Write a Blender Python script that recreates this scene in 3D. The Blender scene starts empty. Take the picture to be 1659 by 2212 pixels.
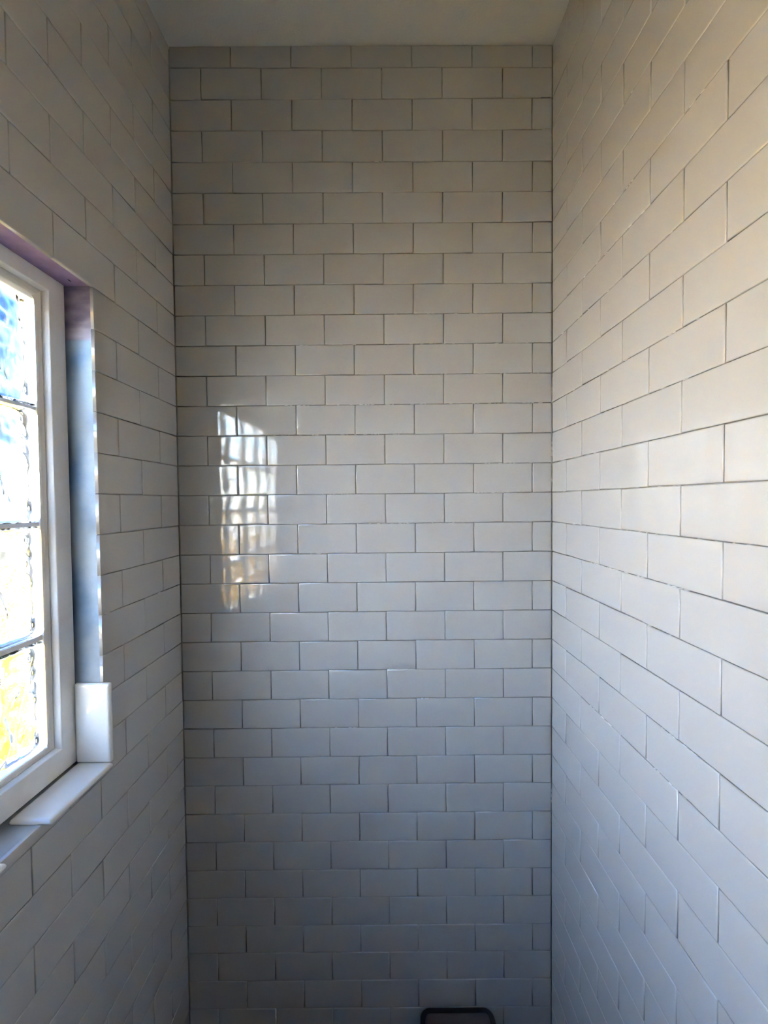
import bpy, bmesh, math, random
from mathutils import Vector, Matrix, noise
random.seed(7)
S = bpy.context.scene
COL = S.collection

# ------------------------------------------------------------------ camera
CAMZ = 1.55                                   # eye height above the floor
F_PX, PITCH, ROLL, YAW = 899.39, -0.02572, -0.00911, 0.00193
def cam_axes():
    cx, sx = math.cos(PITCH), math.sin(PITCH)
    cy, sy = math.cos(YAW), math.sin(YAW)
    cr, sr = math.cos(ROLL), math.sin(ROLL)
    Ry = Matrix(((cy, -sy, 0), (sy, cy, 0), (0, 0, 1)))
    A = Matrix(((1, 0, 0), (0, cx, sx), (0, -sx, cx)))
    B = Matrix(((cr, 0, sr), (0, 1, 0), (-sr, 0, cr)))
    return B @ A @ Ry                          # rows: right, forward, up
R3 = cam_axes()
cd = bpy.data.cameras.new('camera')
cam = bpy.data.objects.new('camera', cd); COL.objects.link(cam)
cd.sensor_fit = 'HORIZONTAL'; cd.sensor_width = 36.0
cd.lens = F_PX / 1659 * 36.0; cd.clip_start = 0.02
r, f, u = R3[0], R3[1], R3[2]
cam.matrix_world = Matrix(((r[0], u[0], -f[0], 0), (r[1], u[1], -f[1], 0), (r[2], u[2], -f[2], CAMZ), (0, 0, 0, 1)))
S.camera = cam

# ------------------------------------------------------------------ light
SKY_GAIN = 6.4; SUNSIDE = 17.0
w = bpy.data.worlds.new('sky'); S.world = w; w.use_nodes = True
nt = w.node_tree; nt.nodes.clear()
tc = nt.nodes.new('ShaderNodeTexCoord'); sp = nt.nodes.new('ShaderNodeSeparateXYZ')
rp = nt.nodes.new('ShaderNodeValToRGB'); bg = nt.nodes.new('ShaderNodeBackground'); wo = nt.nodes.new('ShaderNodeOutputWorld')
nt.links.new(tc.outputs['Generated'], sp.inputs[0]); nt.links.new(sp.outputs['Z'], rp.inputs[0])
cr_ = rp.color_ramp
cr_.elements[0].position = 0.0; cr_.elements[0].color = (1.0, 0.93, 0.84, 1)
cr_.elements[1].position = 1.0; cr_.elements[1].color = (0.05, 0.14, 0.36, 1)
for p_, c_ in ((0.08, (1.0, 0.96, 0.90, 1)), (0.22, (0.44, 0.67, 0.98, 1)), (0.42, (0.10, 0.29, 0.74, 1)), (0.7, (0.025, 0.12, 0.46, 1))):
    e = cr_.elements.new(p_); e.color = c_
# brighter haze on the side of the sky towards the sun
dt = nt.nodes.new('ShaderNodeVectorMath'); dt.operation = 'DOT_PRODUCT'; dt.inputs[1].default_value = (-0.32, -0.947, 0.0)
pw = nt.nodes.new('ShaderNodeMath'); pw.operation = 'POWER'; pw.inputs[0].default_value = SUNSIDE
mr = nt.nodes.new('ShaderNodeMath'); mr.operation = 'MULTIPLY'; mr.inputs[1].default_value = SKY_GAIN
nt.links.new(tc.outputs['Generated'], dt.inputs[0]); nt.links.new(dt.outputs['Value'], pw.inputs[1]); nt.links.new(pw.outputs[0], mr.inputs[0])
nt.links.new(rp.outputs[0], bg.inputs[0]); nt.links.new(mr.outputs[0], bg.inputs[1])
nt.links.new(bg.outputs[0], wo.inputs[0])
sd = bpy.data.lights.new('sun', 'SUN'); sd.energy = 95.0; sd.angle = 0.01; sd.color = (1.0, 0.93, 0.82)
sun = bpy.data.objects.new('sun', sd); COL.objects.link(sun)
sun.rotation_euler = Vector((-0.40, 0.42, -0.82)).to_track_quat('-Z', 'Y').to_euler()
sun.location = (6, -6, 12)

S.view_settings.view_transform = 'Standard'; S.view_settings.look = 'None'
S.view_settings.gamma = 1.0; S.view_settings.use_curve_mapping = False
S.view_settings.exposure = 0.30
cy_ = S.cycles
cy_.max_bounces = 18; cy_.transmission_bounces = 14; cy_.diffuse_bounces = 7; cy_.glossy_bounces = 6
cy_.caustics_refractive = True; cy_.caustics_reflective = True
cy_.sample_clamp_indirect = 60.0; cy_.blur_glossy = 0.6
try:
    cy_.use_denoising = True
except Exception:
    pass

# ------------------------------------------------------------------ materials
def mat(name, col, rough=0.5, spec=0.5, bump=None, noise_col=None, coat=0.0, metallic=0.0):
    m = bpy.data.materials.new(name); m.use_nodes = True
    n = m.node_tree; b = n.nodes['Principled BSDF']
    b.inputs['Base Color'].default_value = (*col, 1); b.inputs['Roughness'].default_value = rough
    b.inputs['Specular IOR Level'].default_value = spec; b.inputs['Coat Weight'].default_value = coat
    b.inputs['Metallic'].default_value = metallic
    t = n.nodes.new('ShaderNodeTexCoord')
    if noise_col:
        sc, c2, lo, hi = noise_col
        x = n.nodes.new('ShaderNodeTexNoise'); x.inputs['Scale'].default_value = sc; x.inputs['Detail'].default_value = 5
        q = n.nodes.new('ShaderNodeMapRange'); q.inputs['From Min'].default_value = lo; q.inputs['From Max'].default_value = hi
        mx = n.nodes.new('ShaderNodeMix'); mx.data_type = 'RGBA'
        mx.inputs[6].default_value = (*col, 1); mx.inputs[7].default_value = (*c2, 1)
        n.links.new(t.outputs['Object'], x.inputs['Vector']); n.links.new(x.outputs['Fac'], q.inputs['Value'])
        n.links.new(q.outputs[0], mx.inputs[0]); n.links.new(mx.outputs[2], b.inputs['Base Color'])
    if bump:
        sc, st, dist = bump
        x = n.nodes.new('ShaderNodeTexNoise'); x.inputs['Scale'].default_value = sc; x.inputs['Detail'].default_value = 3
        bp = n.nodes.new('ShaderNodeBump'); bp.inputs['Strength'].default_value = st; bp.inputs['Distance'].default_value = dist
        n.links.new(t.outputs['Object'], x.inputs['Vector']); n.links.new(x.outputs['Fac'], bp.inputs['Height'])
        n.links.new(bp.outputs[0], b.inputs['Normal'])
    return m
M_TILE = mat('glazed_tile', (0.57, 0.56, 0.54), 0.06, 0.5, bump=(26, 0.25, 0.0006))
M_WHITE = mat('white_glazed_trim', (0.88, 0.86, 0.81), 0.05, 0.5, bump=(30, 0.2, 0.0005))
M_BED = mat('adhesive_bed', (0.50, 0.485, 0.46), 0.95, 0.1, bump=(120, 0.6, 0.002))
M_RES = mat('adhesive_residue', (0.88, 0.87, 0.84), 0.6, 0.3)
M_CEIL = mat('ceiling_paint', (0.80, 0.80, 0.77), 0.9, 0.1, bump=(160, 0.5, 0.0015))
M_FRAME = mat('painted_frame', (0.86, 0.85, 0.82), 0.38, 0.4, bump=(60, 0.2, 0.0006), noise_col=(22, (0.80, 0.78, 0.72), .5, .8))
M_PUTTY = mat('putty', (0.74, 0.71, 0.65), 0.7, 0.3, bump=(80, 0.5, 0.001))
M_MORTAR = mat('mortar', (0.70, 0.68, 0.66), 0.85, 0.2)
M_SILL = mat('sill_board', (0.42, 0.46, 0.50), 0.5, 0.3, noise_col=(18, (0.52, 0.58, 0.62), .4, .6))
M_SOFFIT = mat('purple_board', (0.36, 0.27, 0.46), 0.8, 0.2, noise_col=(40, (0.30, 0.23, 0.40), .45, .65))
M_FLOOR = mat('floor_dust', (0.08, 0.075, 0.07), 0.8, 0.3)
M_PAINT = mat('room_paint', (0.12, 0.11, 0.10), 0.9, 0.2)
M_DARK = mat('dark_plastic', (0.022, 0.021, 0.021), 0.55, 0.3)
M_LID = mat('brown_lid', (0.11, 0.08, 0.07), 0.6, 0.3)
M_GROUND = mat('dry_lawn', (0.64, 0.33, 0.035), 0.95, 0.0, noise_col=(1.2, (0.68, 0.38, 0.05), .45, .6))
M_LEAF = mat('golden_leaf', (0.85, 0.60, 0.06), 0.6, 0.2, noise_col=(3, (0.75, 0.70, 0.20), .4, .6))
M_BARK = mat('shrub_bark', (0.16, 0.12, 0.09), 0.9, 0.1)
M_GLASS = bpy.data.materials.new('clear_block_glass'); M_GLASS.use_nodes = True
g = M_GLASS.node_tree; g.nodes.clear()
gb = g.nodes.new('ShaderNodeBsdfGlass'); gb.inputs['IOR'].default_value = 1.46; gb.inputs['Roughness'].default_value = 0.0
gb.inputs['Color'].default_value = (0.97, 0.995, 1.0, 1)
go = g.nodes.new('ShaderNodeOutputMaterial'); g.links.new(gb.outputs[0], go.inputs[0])

# membrane jamb: bare lilac board above, blue brushed-on membrane below
M_JAMB = bpy.data.materials.new('jamb_membrane'); M_JAMB.use_nodes = True
n = M_JAMB.node_tree; b = n.nodes['Principled BSDF']; b.inputs['Roughness'].default_value = 0.42
t = n.nodes.new('ShaderNodeTexCoord'); s_ = n.nodes.new('ShaderNodeSeparateXYZ'); n.links.new(t.outputs['Object'], s_.inputs[0])
nz = n.nodes.new('ShaderNodeTexNoise'); nz.inputs['Scale'].default_value = 13; nz.inputs['Detail'].default_value = 4
n.links.new(t.outputs['Object'], nz.inputs['Vector'])
rb = n.nodes.new('ShaderNodeValToRGB'); e = rb.color_ramp.elements
e[0].position = .36; e[0].color = (0.15, 0.26, 0.41, 1); e[1].position = .66; e[1].color = (0.34, 0.42, 0.50, 1)
n.links.new(nz.outputs['Fac'], rb.inputs[0])
nz2 = n.nodes.new('ShaderNodeTexNoise'); nz2.inputs['Scale'].default_value = 30; nz2.inputs['Detail'].default_value = 5
mp = n.nodes.new('ShaderNodeMapping'); mp.inputs['Scale'].default_value = (.5, .5, 1.6)
n.links.new(t.outputs['Object'], mp.inputs[0]); n.links.new(mp.outputs[0], nz2.inputs['Vector'])
rl = n.nodes.new('ShaderNodeValToRGB'); e = rl.color_ramp.elements
e[0].position = .38; e[0].color = (0.20, 0.17, 0.25, 1); e[1].position = .66; e[1].color = (0.44, 0.38, 0.46, 1)
n.links.new(nz2.outputs['Fac'], rl.inputs[0])
th = n.nodes.new('ShaderNodeMapRange'); th.inputs['From Min'].default_value = CAMZ + .305; th.inputs['From Max'].default_value = CAMZ + .311
n.links.new(s_.outputs['Z'], th.inputs['Value'])
mx = n.nodes.new('ShaderNodeMix'); mx.data_type = 'RGBA'
n.links.new(th.outputs[0], mx.inputs[0]); n.links.new(rb.outputs[0], mx.inputs[6]); n.links.new(rl.outputs[0], mx.inputs[7])
n.links.new(mx.outputs[2], b.inputs['Base Color'])
bp = n.nodes.new('ShaderNodeBump'); bp.inputs['Strength'].default_value = .5; bp.inputs['Distance'].default_value = .0015
n.links.new(nz2.outputs['Fac'], bp.inputs['Height']); n.links.new(bp.outputs[0], b.inputs['Normal'])

# ------------------------------------------------------------------ helpers
class MB:
    """collects geometry, then links it as ONE mesh object"""
    def __init__(s): s.v = []; s.f = []; s.m = []; s.s = []
    def add(s, vs, fs, mi=0, smooth=False):
        o = len(s.v); s.v += [tuple(v) for v in vs]
        for f_ in fs: s.f.append([o + i for i in f_]); s.m.append(mi); s.s.append(smooth)
    def box(s, fr, a0, a1, b0, b1, c0, c1, mi=0):
        vs = [fr(a, b_, c) for a in (a0, a1) for b_ in (b0, b1) for c in (c0, c1)]
        s.add(vs, [(0, 1, 3, 2), (4, 6, 7, 5), (0, 4, 5, 1), (2, 3, 7, 6), (0, 2, 6, 4), (1, 5, 7, 3)], mi)
    def build(s, name, mats, parent=None, origin=None, bevel=0, fixn=True):
        me = bpy.data.meshes.new(name)
        o0 = Vector(origin) if origin else Vector((0, 0, 0))
        me.from_pydata([tuple(Vector(v) - o0) for v in s.v], [], s.f)
        for p_, mi, sm in zip(me.polygons, s.m, s.s): p_.material_index = mi; p_.use_smooth = sm
        for m in (mats if isinstance(mats, (list, tuple)) else [mats]): me.materials.append(m)
        if fixn:
            bm = bmesh.new(); bm.from_mesh(me)
            bmesh.ops.recalc_face_normals(bm, faces=bm.faces); bm.to_mesh(me); bm.free()
        ob = bpy.data.objects.new(name, me); COL.objects.link(ob); ob.location = o0
        if parent: ob.parent = parent; ob.matrix_parent_inverse = Matrix.Translation(-parent.location)
        if bevel:
            bv = ob.modifiers.new('bevel', 'BEVEL'); bv.width = bevel; bv.segments = 3; bv.limit_method = 'ANGLE'
            for p_ in me.polygons: p_.use_smooth = True
            wn = ob.modifiers.new('wn', 'WEIGHTED_NORMAL'); wn.keep_sharp = False
        return ob
def tag(o, label=None, cat=None, group=None, kind=None):
    if label: o['label'] = label
    if cat: o['category'] = cat
    if group: o['group'] = group
    if kind: o['kind'] = kind
    return o
def empty(name, loc):
    o = bpy.data.objects.new(name, None); COL.objects.link(o); o.location = loc; o.empty_display_size = .05; return o

# ------------------------------------------------------------------ room frames
D = 1.08887; XR = 0.44179; XL = -0.53434; AR = 0.00557; AL = 0.01334; MOD = 0.1539
ZT = 1.159; ZF = -CAMZ
ZL = [1.161, 1.107, 1.0273, 0.9505, 0.8713, 0.7935, 0.715, 0.6384, 0.5605, 0.4832, 0.4058, 0.3282, 0.2505, 0.1737, 0.0966, 0.019, -0.0589, -0.1367, -0.213, -0.2909, -0.3678, -0.4453, -0.5222, -0.599, -0.6774, -0.7534, -0.8304, -0.9065, -0.9842, -1.0597, -1.136, -1.2101, -1.2882]
ZR = [1.1573, 1.1019, 1.0266, 0.9476, 0.8689, 0.7924, 0.7156, 0.638, 0.5605, 0.4847, 0.4074, 0.3294, 0.2527, 0.1749, 0.0968, 0.0199, -0.057, -0.1346, -0.2123, -0.2898, -0.3672, -0.445, -0.5227, -0.6003, -0.6769, -0.7528, -0.8307, -0.9079, -0.985, -1.0608, -1.1382, -1.2137, -1.2905]
for Z in (ZL, ZR):
    while Z[-1] - .0773 > ZF: Z.append(Z[-1] - .0773)
    Z.append(ZF)
# wall frames: (along, outward into the wall, height) -> world
def FB(a, d, z): return Vector((a, D + d, z + CAMZ))
def FR(a, d, z): return Vector((XR + math.sin(AR) * a + d * math.cos(AR), D - a * math.cos(AR) + d * math.sin(AR), z + CAMZ))
def FL(a, d, z): return Vector((XL - math.sin(AL) * a - d * math.cos(AL), D - a * math.cos(AL) + d * math.sin(AL), z + CAMZ))
TH = 0.0078                                  # tile thickness
RINGS = ((.0034, 0), (.0022, .00002), (.0013, .00016), (.0006, .0005), (.0001, .0011), (0, .0018), (0, TH - .0005))
def tile(mb, fr, a0, a1, zb0, zb1, zt0, zt1, fl=(1, 1, 1, 1), tilt=1.0, mi=0):
    """one glazed tile; corners (a0,zb0)(a1,zb1)(a1,zt1)(a0,zt0); fl: rounded flags for a0,a1,bottom,top"""
    if a1 - a0 < .003 or zt0 - zb0 < .003: return
    ta, tz = random.gauss(0, .0017) * tilt, random.gauss(0, .0017) * tilt
    ca, cz = (a0 + a1) / 2, (zb0 + zt0) / 2
    off = random.gauss(0, .00012) * tilt
    vs = []; fs = []
    for ins, dep in RINGS:
        for (a, z, sa, sz, fa, fz) in ((a0, zb0, 1, 1, fl[0], fl[2]), (a1, zb1, -1, 1, fl[1], fl[2]), (a1, zt1, -1, -1, fl[1], fl[3]), (a0, zt0, 1, -1, fl[0], fl[3])):
            A = a + sa * ins * fa; Zz = z + sz * ins * fz
            d = dep + off + ta * (A - ca) + tz * (Zz - cz)
            vs.append(fr(A, d if dep < TH - .001 else dep, Zz))
    fs.append((0, 1, 2, 3))
    for k in range(len(RINGS) - 1):
        for i in range(4):
            j = (i + 1) % 4; fs.append((4 * k + i, 4 * k + j, 4 * k + 4 + j, 4 * k + 4 + i))
    mb.add(vs, fs, mi, True)
GH, GV = .00075, .0006                       # half joints
def clad(mb, fr, first, even_off, amax, zk, hole=None, amin=.0008):
    """running bond: joints of even rows start at `first`, odd rows half a module on"""
    for k in range(len(zk) - 1):
        zt = lambda a: zk[k][0] + (zk[k][1] - zk[k][0]) * a
        zb = lambda a: zk[k + 1][0] + (zk[k + 1][1] - zk[k + 1][0]) * a
        off = first if (k % 2 == 0) == even_off else first - MOD / 2
        if off < .01: off += MOD
        js = [amin - GH]
        x = off
        while x < amax - .004: js.append(x + random.gauss(0, .0003)); x += MOD
        js.append(amax)
        for a0, a1 in zip(js[:-1], js[1:]):
            jt = random.gauss(0, .0002)
            p0, p1 = a0 + GH, a1 - GH
            z = lambda a, top: (zt(a) - GV + jt) if top else (zb(a) + GV + jt)
            parts = [(p0, p1, None, None, (1, 1, 1, 1))]
            if hole:
                h0, h1, hz0, hz1 = hole
                if p1 > h0 and p0 < h1 and z(p0, 0) < hz1 - .005 and z(p0, 1) > hz0 + .001:
                    parts = []
                    if p0 < h0: parts.append((p0, h0, None, None, (1, 0, 1, 1)))
                    if p1 > h1: parts.append((h1, p1, None, None, (0, 1, 1, 1)))
                    q0, q1 = max(p0, h0), min(p1, h1)
                    if z(p0, 0) < hz0: parts.append((q0, q1, None, hz0, (int(p0 >= h0), int(p1 <= h1), 1, 0)))
                    if z(p0, 1) > hz1: parts.append((q0, q1, hz1, None, (int(p0 >= h0), int(p1 <= h1), 0, 1)))
            for q0, q1, bz, tz_, fl in parts:
                b0 = z(q0, 0) if bz is None else bz; b1 = z(q1, 0) if bz is None else bz
                t0 = z(q0, 1) if tz_ is None else tz_; t1 = z(q1, 1) if tz_ is None else tz_
                tile(mb, fr, q0, q1, b0, b1, t0, t1, fl, 1.0 if len(parts) == 1 else .0)
def residue(mb, fr, a0, a1, z0, z1, dens=.5, mi=2, size=(.003, .012)):
    """bits of dried white adhesive in a joint"""
    a = a0
    while a < a1:
        L_ = random.uniform(*size)
        if random.random() < dens * .62:
            z = z0 + (z1 - z0) * (a - a0) / max(1e-6, a1 - a0); h = random.uniform(.0003, .0009)
            d = random.uniform(-.0002, .0008); nseg = 5; vs = []
            for i in range(nseg + 1):
                x = a + L_ * i / nseg; hh = h * (math.sin(math.pi * (i + .35) / (nseg + .7)) ** .5) * random.uniform(.7, 1.2)
                vs += [fr(x, d, z - hh), fr(x, d - .0005, z), fr(x, d, z + hh), fr(x, d + .004, z)]
            fs = []
            for i in range(nseg):
                for j in range(4): fs.append((4 * i + j, 4 * i + (j + 1) % 4, 4 * i + 4 + (j + 1) % 4, 4 * i + 4 + j))
            fs += [(0, 1, 2, 3), tuple(4 * nseg + j for j in range(4))]
            mb.add(vs, fs, mi, True)
        a += L_ + random.uniform(.001, .006)

AMAX = 2.35                                  # how far the side walls run back past the camera
W_ = XR - XL
# --- back wall
mb = MB()
lin = lambda k: (ZL[k] + 0 * 1, (ZL[k] + (ZR[k] - ZL[k]) / W_))
FBl = lambda a, d, z: FB(XL + a, d, z)
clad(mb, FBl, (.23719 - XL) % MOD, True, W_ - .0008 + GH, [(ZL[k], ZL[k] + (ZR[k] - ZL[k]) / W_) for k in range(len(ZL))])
mb.box(FBl, -.2, W_ + .2, TH - .0012, .15, ZF - .05, ZT + .1, 1)
def zb_at(k, a): return ZL[k] + (ZR[k] - ZL[k]) * a / W_
for k, x0, x1, dn in ((9, .55, .97, .25), (10, .30, .95, .55), (11, .45, .95, .35), (12, .28, .95, .6), (13, .25, .6, .6), (14, .80, .975, .9), (15, .36, .46, .95), (15, .78, .86, .9), (16, .45, .75, .5), (17, .3, .45, .3), (22, .6, .75, .3), (23, .40, .46, .95), (2, .93, .97, .9), (3, .95, .97, .9), (4, .51, .55, .9)):
    residue(mb, FBl, x0, x1, zb_at(k, x0), zb_at(k, x1), dn)
back = mb.build('wall_back', [M_TILE, M_BED, M_RES], fixn=True); tag(back, kind='structure')
# --- right wall
mb = MB()
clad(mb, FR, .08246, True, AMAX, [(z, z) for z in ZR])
mb.box(FR, -.15, AMAX + .1, TH - .0012, .15, ZF - .05, ZT + .1, 1)
for k, x0, x1, dn in ((6, .2, .5, .12), (8, .12, .5, .15), (9, .05, .45, .2), (10, .05, .55, .2), (12, .1, .5, .25), (13, .1, .5, .2), (14, .05, .3, .3), (15, .0, .5, .15), (16, .1, .62, .6), (17, .2, .48, .85), (18, .3, .45, .3), (20, .42, .5, .9), (21, .40, .48, .9), (21, .2, .28, .5)):
    residue(mb, FR, x0, x1, ZR[k], ZR[k], dn)
for z0, z1 in ((.10, .02), (.16, .10), (-.77, -.80), (.33, .25)):     # the inside corner joint
    fr_c = lambda a, d, z: FR(.0006 + (z - CAMZ) * 0, d, z)
    zz = z0
    while zz > z1:
        h = random.uniform(.004, .012)
        if random.random() < .6:
            vs = []
            for q in (zz, zz - h * .5, zz - h):
                rr = .0009 if q != zz - h * .5 else .0016
                vs += [FR(rr, 0, q), FR(0, -rr, q), FR(-.002, .001, q)]
            mb.add(vs, [(0, 1, 2), (6, 7, 8)] + [(3 * i + j, 3 * i + (j + 1) % 3, 3 * i + 3 + (j + 1) % 3, 3 * i + 3 + j) for i in (0, 1) for j in range(3)], 2, True)
        zz -= h + .004
right = mb.build('wall_right', [M_TILE, M_BED, M_RES]); tag(right, kind='structure')
# --- left wall with the window opening
WS0, WS1, WZ0, WZ1 = .298, 1.400, -.5030, ZL[10] + GV
mb = MB()
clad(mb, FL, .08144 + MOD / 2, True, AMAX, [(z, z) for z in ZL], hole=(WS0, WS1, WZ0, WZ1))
d0, d1 = TH - .0012, .104
for a0, a1, z0, z1 in ((-.15, WS0 - .004, ZF - .05, ZT + .1), (WS1 + .004, AMAX + .1, ZF - .05, ZT + .1), (WS0 - .004, WS1 + .004, ZF - .05, WZ0 - .006), (WS0 - .004, WS1 + .004, WZ1 + .005, ZT + .1)):
    mb.box(FL, a0, a1, d0, d1, z0, z1, 1)
residue(mb, FL, .14, .2, ZL[8], ZL[8], .25); residue(mb, FL, .05, .28, ZL[18], ZL[18], .1)
left = mb.build('wall_left', [M_TILE, M_BED, M_RES]); tag(left, kind='structure')
# --- ceiling, floor, wall behind the camera
def W(x, y, z): return Vector((x, y, z + CAMZ))
mb = MB(); NX, NY = 60, 40; vs = []; fs = []
for i in range(NX + 1):
    for j in range(NY + 1):
        x = XL - .02 + (W_ + .06) * i / NX; y = D + .008 - (D + 1.4) * (j / NY) ** 2
        edge = math.exp(-((D - y) / .02) ** 2)
        z = ZT + .0035 + edge * (noise.noise(Vector((x * 9, 3.1, 0))) * .0035 + .0035 * math.sin((x - XL) / W_ * math.pi) - .002) + noise.noise(Vector((x * 4, y * 4, 7))) * .0012
        vs.append(W(x, y, z))
for i in range(NX):
    for j in range(NY): q = i * (NY + 1) + j; fs.append((q, q + 1, q + NY + 2, q + NY + 1))
mb.add(vs, fs, 0, True)
mb.box(W, XL - .25, XR + .2, -1.45, D + .16, ZT + .012, ZT + .2)
c = mb.build('ceiling', M_CEIL, fixn=False); tag(c, kind='structure')
mb = MB(); mb.box(W, XL - .25, XR + .2, -1.45, D + .16, ZF - .1, ZF); tag(mb.build('floor', M_FLOOR), kind='structure')
mb = MB(); mb.box(W, XL - .25, XR + .2, -1.40, -1.25, ZF, ZT + .1); tag(mb.build('wall_front', M_PAINT), kind='structure')

# ------------------------------------------------------------------ window
win = empty('window_1', FL(.85, .054, -.04)); tag(win, kind='structure')
# reveal boards
mb = MB(); mb.box(FL, WS0 - .0035, WS0 - .0008, TH - .001, .072, WZ0, WZ1 + .003); mb.box(FL, WS1 + .0008, WS1 + .0035, TH - .001, .072, WZ0, WZ1 + .003)
mb.build('jamb_board', M_JAMB, win)
mb = MB(); mb.box(FL, WS0 - .0035, WS1 + .0035, TH - .001, .072, WZ1 + .0015, WZ1 + .0045)
vs = [FL(.318 + .0045 * math.cos(t_ * math.pi / 4), .030 + .0014 * math.sin(t_ * math.pi / 4), WZ1 + .0012) for t_ in range(8)]
mb.build('soffit_board', M_SOFFIT, win)
mb = MB(); vt = [Vector(v) + Vector((0, 0, .0003)) for v in vs]; mb.add(vs + vt, [tuple(range(8)), tuple(range(15, 7, -1))] + [(i, (i + 1) % 8, 8 + (i + 1) % 8, 8 + i) for i in range(8)])
mb.build('screw_hole', M_DARK, win)
mb = MB(); mb.box(FL, WS0 - .0035, WS1 + .0035, TH - .001, .072, WZ0 - .005, WZ0 - .0008); mb.build('sill_board', M_SILL, win)
# frame: mitred profile ring (inset, depth) swept round the opening
def ring(mb, prof, s0, s1, z0, z1, mi=0, smooth=False, rails=False):
    vs = []
    def im(x, a, b_): return x * a / .0332 if x <= .0332 else a + (x - .0332) * (b_ - a) / .0168
    for ins, d in prof:
        lo, hi = (im(ins, .0435, .0560), im(ins, .0262, .0433)) if rails else (ins, ins)
        vs += [FL(s0 + ins, d, z0 + lo), FL(s1 - ins, d, z0 + lo), FL(s1 - ins, d, z1 - hi), FL(s0 + ins, d, z1 - hi)]
    fs = []
    np_ = len(prof)
    for k in range(np_):
        k2 = (k + 1) % np_
        for i in range(4): j = (i + 1) % 4; fs.append((4 * k + i, 4 * k + j, 4 * k2 + j, 4 * k2 + i))
    mb.add(vs, fs, mi, smooth)
FS0, FS1, FZ0, FZ1 = .2995, 1.3985, -.4940, .4105
mb = MB()
ring(mb, ((0, .072), (0, .0555), (.0012, .054), (.0332, .054), (.0356, .0548), (.0366, .057), (.0372, .0676), (.0380, .072)), FS0, FS1, FZ0, FZ1, rails=True)
mb.build('window_frame', M_FRAME, win, bevel=.0006)
mb = MB()
ring(mb, ((.0366, .070), (.0372, .0676), (.0400, .0668), (.0440, .0678), (.0462, .0690), (.0500, .0700), (.0510, .076), (.0366, .076)), FS0, FS1, FZ0, FZ1, rails=True)
mb.build('putty_bead', M_PUTTY, win)
# glass blocks
BW = .1955; BD = .036; PITCH_S = .2030
ZB = [(.3665, .1720), (.1665, -.0315), (-.0385, -.2330), (-.2420, -.4370)]
NG = 56
def block_mesh():
    mb = MB(); h = .5                              # unit block, scaled per copy; x along, y depth (0 room .. .08), z up
    def pane(y0, y1, flip, seed):
        vs = []; fs = []
        for side in (0, 1):
            for i in range(NG + 1):
                for j in range(NG + 1):
                    x = -h + i / NG; z = -h + j / NG
                    ex = min(h - abs(x), h - abs(z)) * BW
                    # rounded corners
                    rc = .055; ax, az = abs(x) - (h - rc), abs(z) - (h - rc)
                    X, Z_ = x, z
                    if ax > 0 and az > 0:
                        m_ = max(ax, az); l_ = math.hypot(ax, az); k_ = m_ / l_ if l_ > 0 else 1
                        X = math.copysign(h - rc + ax * k_, x); Z_ = math.copysign(h - rc + az * k_, z)
                    if side == 0:
                        y = y0 + (.0035 * (1 - min(1, ex / .006)) ** 2) * (1 if not flip else -1)
                    else:
                        fade = min(1, max(0, (ex - .008) / .012))
                        p_ = Vector((x * 8.5 + seed, z * 3.6, seed * 1.7))
                        q_ = p_ + Vector((noise.noise(p_ * .9 + Vector((5, 0, 0))), 0, 0)) * 1.1
                        wv = noise.noise(q_) + .55 * noise.noise(q_ * 2.1) + .25 * noise.noise(q_ * 4.3)
                        y = y1 + wv * .0034 * fade
                    vs.append((X, y, Z_))
        n1 = (NG + 1) ** 2
        for i in range(NG):
            for j in range(NG):
                q = i * (NG + 1) + j
                fs.append((q, q + 1, q + NG + 2, q + NG + 1)); q += n1
                fs.append((q, q + NG + 1, q + NG + 2, q + 1))
        for i in range(NG):
            for a, b_ in ((i, i + 1), (NG * (NG + 1) + i, NG * (NG + 1) + i + 1), (i * (NG + 1), (i + 1) * (NG + 1)), (i * (NG + 1) + NG, (i + 1) * (NG + 1) + NG)):
                fs.append((a, b_, b_ + n1, a + n1))
        mb.add(vs, fs, 0, True)
    pane(0, .0085, False, 1.3); pane(BD, BD - .0085, True, 8.1)
    me_o = mb.build('glass_block', [M_GLASS], None)
    return me_o
blk = block_mesh(); GD = .0665
RZ = math.atan2(math.cos(AL), -math.sin(AL))
first = True
ax_s = (FL(1, 0, 0) - FL(0, 0, 0)); ax_d = (FL(0, 1, 0) - FL(0, 0, 0))
for ci in range(5):
    for ri, (zt, zb_) in enumerate(ZB):
        o = blk if first else blk.copy()
        if not first: COL.objects.link(o)
        first = False
        sc = FL(.3490 + BW / 2 + PITCH_S * ci, GD, (zt + zb_) / 2)
        hz = zt - zb_
        mx_ = Matrix(((ax_s[0] * BW, ax_d[0], 0, sc[0]), (ax_s[1] * BW, ax_d[1], 0, sc[1]), (ax_s[2] * BW, ax_d[2], hz, sc[2]), (0, 0, 0, 1)))
        o.parent = win; o.matrix_parent_inverse = Matrix.Translation(-win.location); o.matrix_basis = mx_
# mortar between the blocks
mb = MB()
e0, e1 = .3440, .3490 + PITCH_S * 4 + BW + .004
for zt, zb_ in ((.3720, .3665), (.1720, .1665), (-.0315, -.0385), (-.2330, -.2420), (-.4370, -.4430)):
    mb.box(FL, e0, e1, GD + .006, GD + .026, zb_, zt)
for ci in range(6):
    a1_ = .3490 + PITCH_S * ci; a0_ = a1_ - (PITCH_S - BW)
    for zt, zb_ in ZB: mb.box(FL, max(e0, a0_), a1_ if ci < 5 else a1_ - .004, GD + .006, GD + .026, zb_, zt)
mb.build('mortar_joint', M_MORTAR, win)
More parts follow.
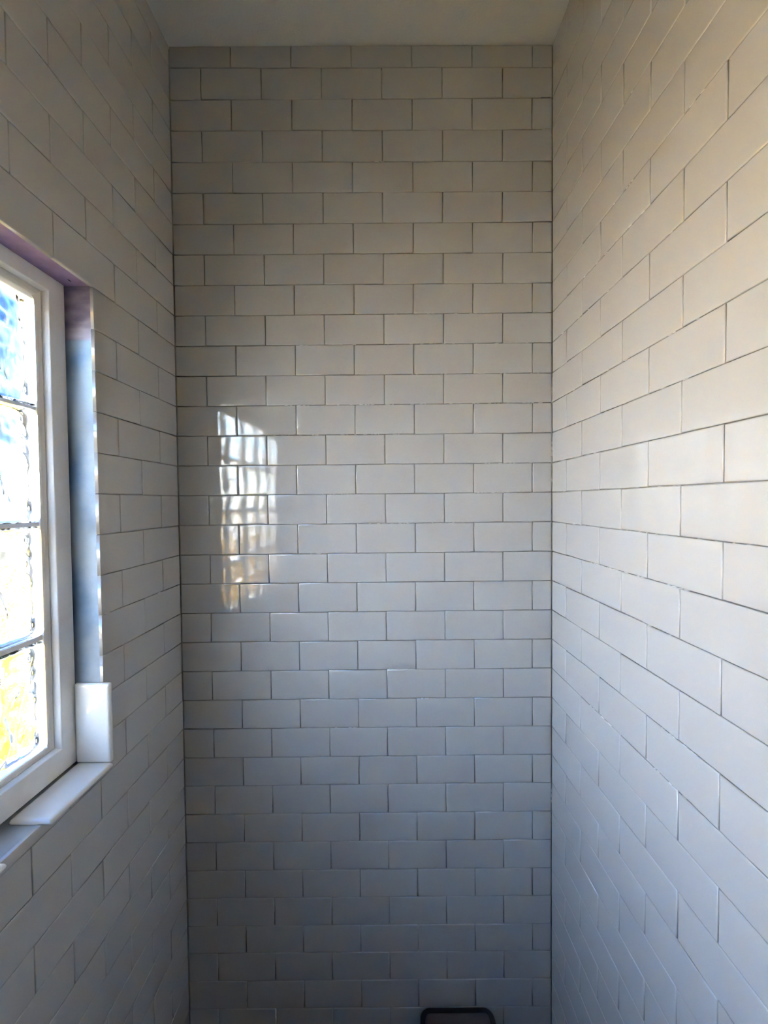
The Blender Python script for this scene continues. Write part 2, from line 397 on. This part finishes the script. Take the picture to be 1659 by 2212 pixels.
# outer surround closing the gap between block panel and masonry
mb = MB(); ring(mb, ((0, .0725), (0, .104), (.0525, .104), (.0525, .0765), (.049, .0725)), FS0 - .006, FS1 + .006, WZ0 - .006, WZ1 + .006)
mb.build('outer_surround', M_MORTAR, win)

# ------------------------------------------------------------------ loose bullnose trim tiles
def bullnose(name, axis, a0, a1, b0, b1, t0, t1, label):
    """slab with soft rounded edges; axis function maps (a,b,t) to world; t0 visible face"""
    rs = ((.0075, 0), (.006, .0001), (.0042, .0004), (.0026, .0011), (.0012, .0022), (.0004, .0036), (0, .0052), (0, t1 - t0))
    vs = []; fs = []
    NC = 5
    for ins, dep in rs:
        rad = max(.0012, .004 - ins * .3)
        A0, A1, B0, B1 = a0 + ins, a1 - ins, b0 + ins, b1 - ins
        for cx, cy, st in ((A0 + rad, B0 + rad, math.pi), (A1 - rad, B0 + rad, 1.5 * math.pi), (A1 - rad, B1 - rad, 0), (A0 + rad, B1 - rad, .5 * math.pi)):
            for k in range(NC):
                an = st + k / (NC - 1) * math.pi / 2
                vs.append(axis(cx + rad * math.cos(an), cy + rad * math.sin(an), t0 + dep * (1 if t1 > t0 else -1)))
    n_ = 4 * NC
    fs.append(tuple(range(n_)))
    for k in range(len(rs) - 1):
        for i in range(n_): j = (i + 1) % n_; fs.append((k * n_ + i, k * n_ + j, (k + 1) * n_ + j, (k + 1) * n_ + i))
    fs.append(tuple(range((len(rs) - 1) * n_, len(rs) * n_)))
    mb = MB(); mb.add(vs, fs, 0, True)
    c_ = sum((Vector(v) for v in vs), Vector()) / len(vs)
    o = mb.build(name, M_WHITE, origin=c_)
    tag(o, label, 'tile', 'bullnose tiles round the window', 'thing'); return o
def ax_jamb(d, z, s): return FL(.3068 - s, d, z)
bullnose('bullnose_tile', ax_jamb, -.0155, .0535, -.4949, -.3415, 0, .0086, 'white glazed trim tile standing upright against the blue window jamb')
def ax_sill(s, d, t): return FL(s, d, -.4952 - t)
bullnose('bullnose_tile', ax_sill, .2985, .4475, -.0155, .0535, 0, .0076, 'white glossy trim tile lying flat on the sill in the window corner')
bullnose('bullnose_tile', ax_sill, .5215, .6720, -.0155, .0535, 0, .0076, 'white tile on the sill, only its corner showing at the left edge of the photo')

# ------------------------------------------------------------------ bin on the floor
bx, by, bw, bd = .181, D - .088, .097, .072
root = empty('waste_bin', W(bx, by, ZF))
tag(root, 'small dark bin with brown lid standing on the floor against the back tiled wall', 'bin')
def rrect(hx, hy, rad, z, n_=6):
    out = []
    for cx, cy, st in ((-hx + rad, -hy + rad, math.pi), (hx - rad, -hy + rad, 1.5 * math.pi), (hx - rad, hy - rad, 0), (-hx + rad, hy - rad, .5 * math.pi)):
        for k in range(n_): an = st + k / (n_ - 1) * math.pi / 2; out.append(W(bx + cx + rad * math.cos(an), by + cy + rad * math.sin(an), z))
    return out
def loft(rings_, cap0=True, cap1=True):
    mb = MB(); n_ = len(rings_[0]); vs = [v for r_ in rings_ for v in r_]; fs = []
    for k in range(len(rings_) - 1):
        for i in range(n_): j = (i + 1) % n_; fs.append((k * n_ + i, k * n_ + j, (k + 1) * n_ + j, (k + 1) * n_ + i))
    if cap0: fs.append(tuple(range(n_)))
    if cap1: fs.append(tuple(range((len(rings_) - 1) * n_, len(rings_) * n_)))
    mb.add(vs, fs, 0, True); return mb
zt = -1.345
loft([rrect(bw - .018, bd - .014, .022, ZF), rrect(bw - .004, bd - .003, .024, zt - .02), rrect(bw, bd, .026, zt - .012), rrect(bw, bd, .026, zt - .003), rrect(bw - .003, bd - .003, .024, zt), rrect(bw - .010, bd - .009, .018, zt), rrect(bw - .012, bd - .011, .016, zt - .008)]).build('body', M_DARK, root)
loft([rrect(bw - .013, bd - .012, .014, zt - .007), rrect(bw - .014, bd - .013, .013, zt - .001), rrect(bw - .019, bd - .018, .010, zt + .001)]).build('lid', M_LID, root)

# ------------------------------------------------------------------ outdoors, seen through the glass blocks
GZ = -2.1
mb = MB(); vs = []; fs = []; NN = 24
for i in range(NN + 1):
    for j in range(NN + 1):
        x = -.95 - 40 * (i / NN) ** 1.6; y = -30 + 60 * j / NN
        vs.append(W(x, y, GZ + .15 * noise.noise(Vector((x * .3, y * .3, 0)))))
for i in range(NN):
    for j in range(NN): q = i * (NN + 1) + j; fs.append((q, q + 1, q + NN + 2, q + NN + 1))
mb.add(vs, fs, 0, True)
tag(mb.build('ground', M_GROUND, fixn=False), kind='structure')
M_RENDER = mat('shade_wall_render', (0.30, 0.27, 0.24), 0.95, 0.1)
mb = MB(); XO = XL - .11  # unseen taller house front, added to shade the ground near the window
mb.box(W, XO - .09, XO + .02, D + .17, D + 8, GZ - .2, 3.2); mb.box(W, XO - .09, XO + .02, -8, -1.46, GZ - .2, 3.2)
mb.box(W, XO - .09, XO + .02, -1.46, D + .17, ZT + .21, 3.2); mb.box(W, XO - .09, XO + .02, -1.46, D + .17, GZ - .2, ZF - .11)
mb.box(W, XO - .60, XO + 4, -8.2, D + 8.2, 3.2, 3.35)  # unseen eaves slab, added to block the steep sky light
tag(mb.build('added_shade_wall', M_RENDER), kind='structure')
def shrub(cx, cy, rad, top, nleaf, label):
    root = empty('shrub', W(cx, cy, GZ)); tag(root, label, 'shrub')
    mb = MB()
    for k in range(7):
        an = k * .9; p0 = Vector((cx, cy, GZ)); p1 = Vector((cx + rad * .6 * math.cos(an), cy + rad * .6 * math.sin(an), top - .35))
        for i in range(5):
            a_, b_ = p0.lerp(p1, i / 5), p0.lerp(p1, (i + 1) / 5); r0, r1 = .03 * (1 - i / 6), .03 * (1 - (i + 1) / 6)
            v = [W(a_.x + r0 * math.cos(q * 1.257), a_.y + r0 * math.sin(q * 1.257), a_.z) for q in range(5)] + [W(b_.x + r1 * math.cos(q * 1.257), b_.y + r1 * math.sin(q * 1.257), b_.z) for q in range(5)]
            mb.add(v, [(q, (q + 1) % 5, 5 + (q + 1) % 5, 5 + q) for q in range(5)], 0, True)
    mb.build('stem', M_BARK, root)
    mb = MB(); hgt = top - GZ
    for k in range(nleaf):
        th_, ph, rr = random.uniform(0, 6.283), math.acos(random.uniform(-1, 1)), random.uniform(.45, 1) ** .5
        rr *= 1 + .18 * noise.noise(Vector((th_ * 1.3, ph * 2, cx)))
        c_ = Vector((cx + rad * rr * math.sin(ph) * math.cos(th_), cy + rad * rr * math.sin(ph) * math.sin(th_), GZ + hgt * .52 + hgt * .48 * rr * math.cos(ph)))
        u_ = Vector((random.gauss(0, 1), random.gauss(0, 1), random.gauss(0, 1))).normalized(); v_ = u_.orthogonal().normalized(); L_ = random.uniform(.035, .06)
        mb.add([W(*(c_ - u_ * L_)), W(*(c_ + v_ * L_ * .4 + Vector((0, 0, .006)))), W(*(c_ + u_ * L_)), W(*(c_ - v_ * L_ * .4 + Vector((0, 0, .006))))], [(0, 1, 2, 3)])
    tag(mb.build('foliage', M_LEAF, root, fixn=False), kind='stuff')
shrub(-3.3, 3.2, 1.05, -.45, 2600, 'golden leafy shrub outside, blurred yellow through the lower glass blocks')
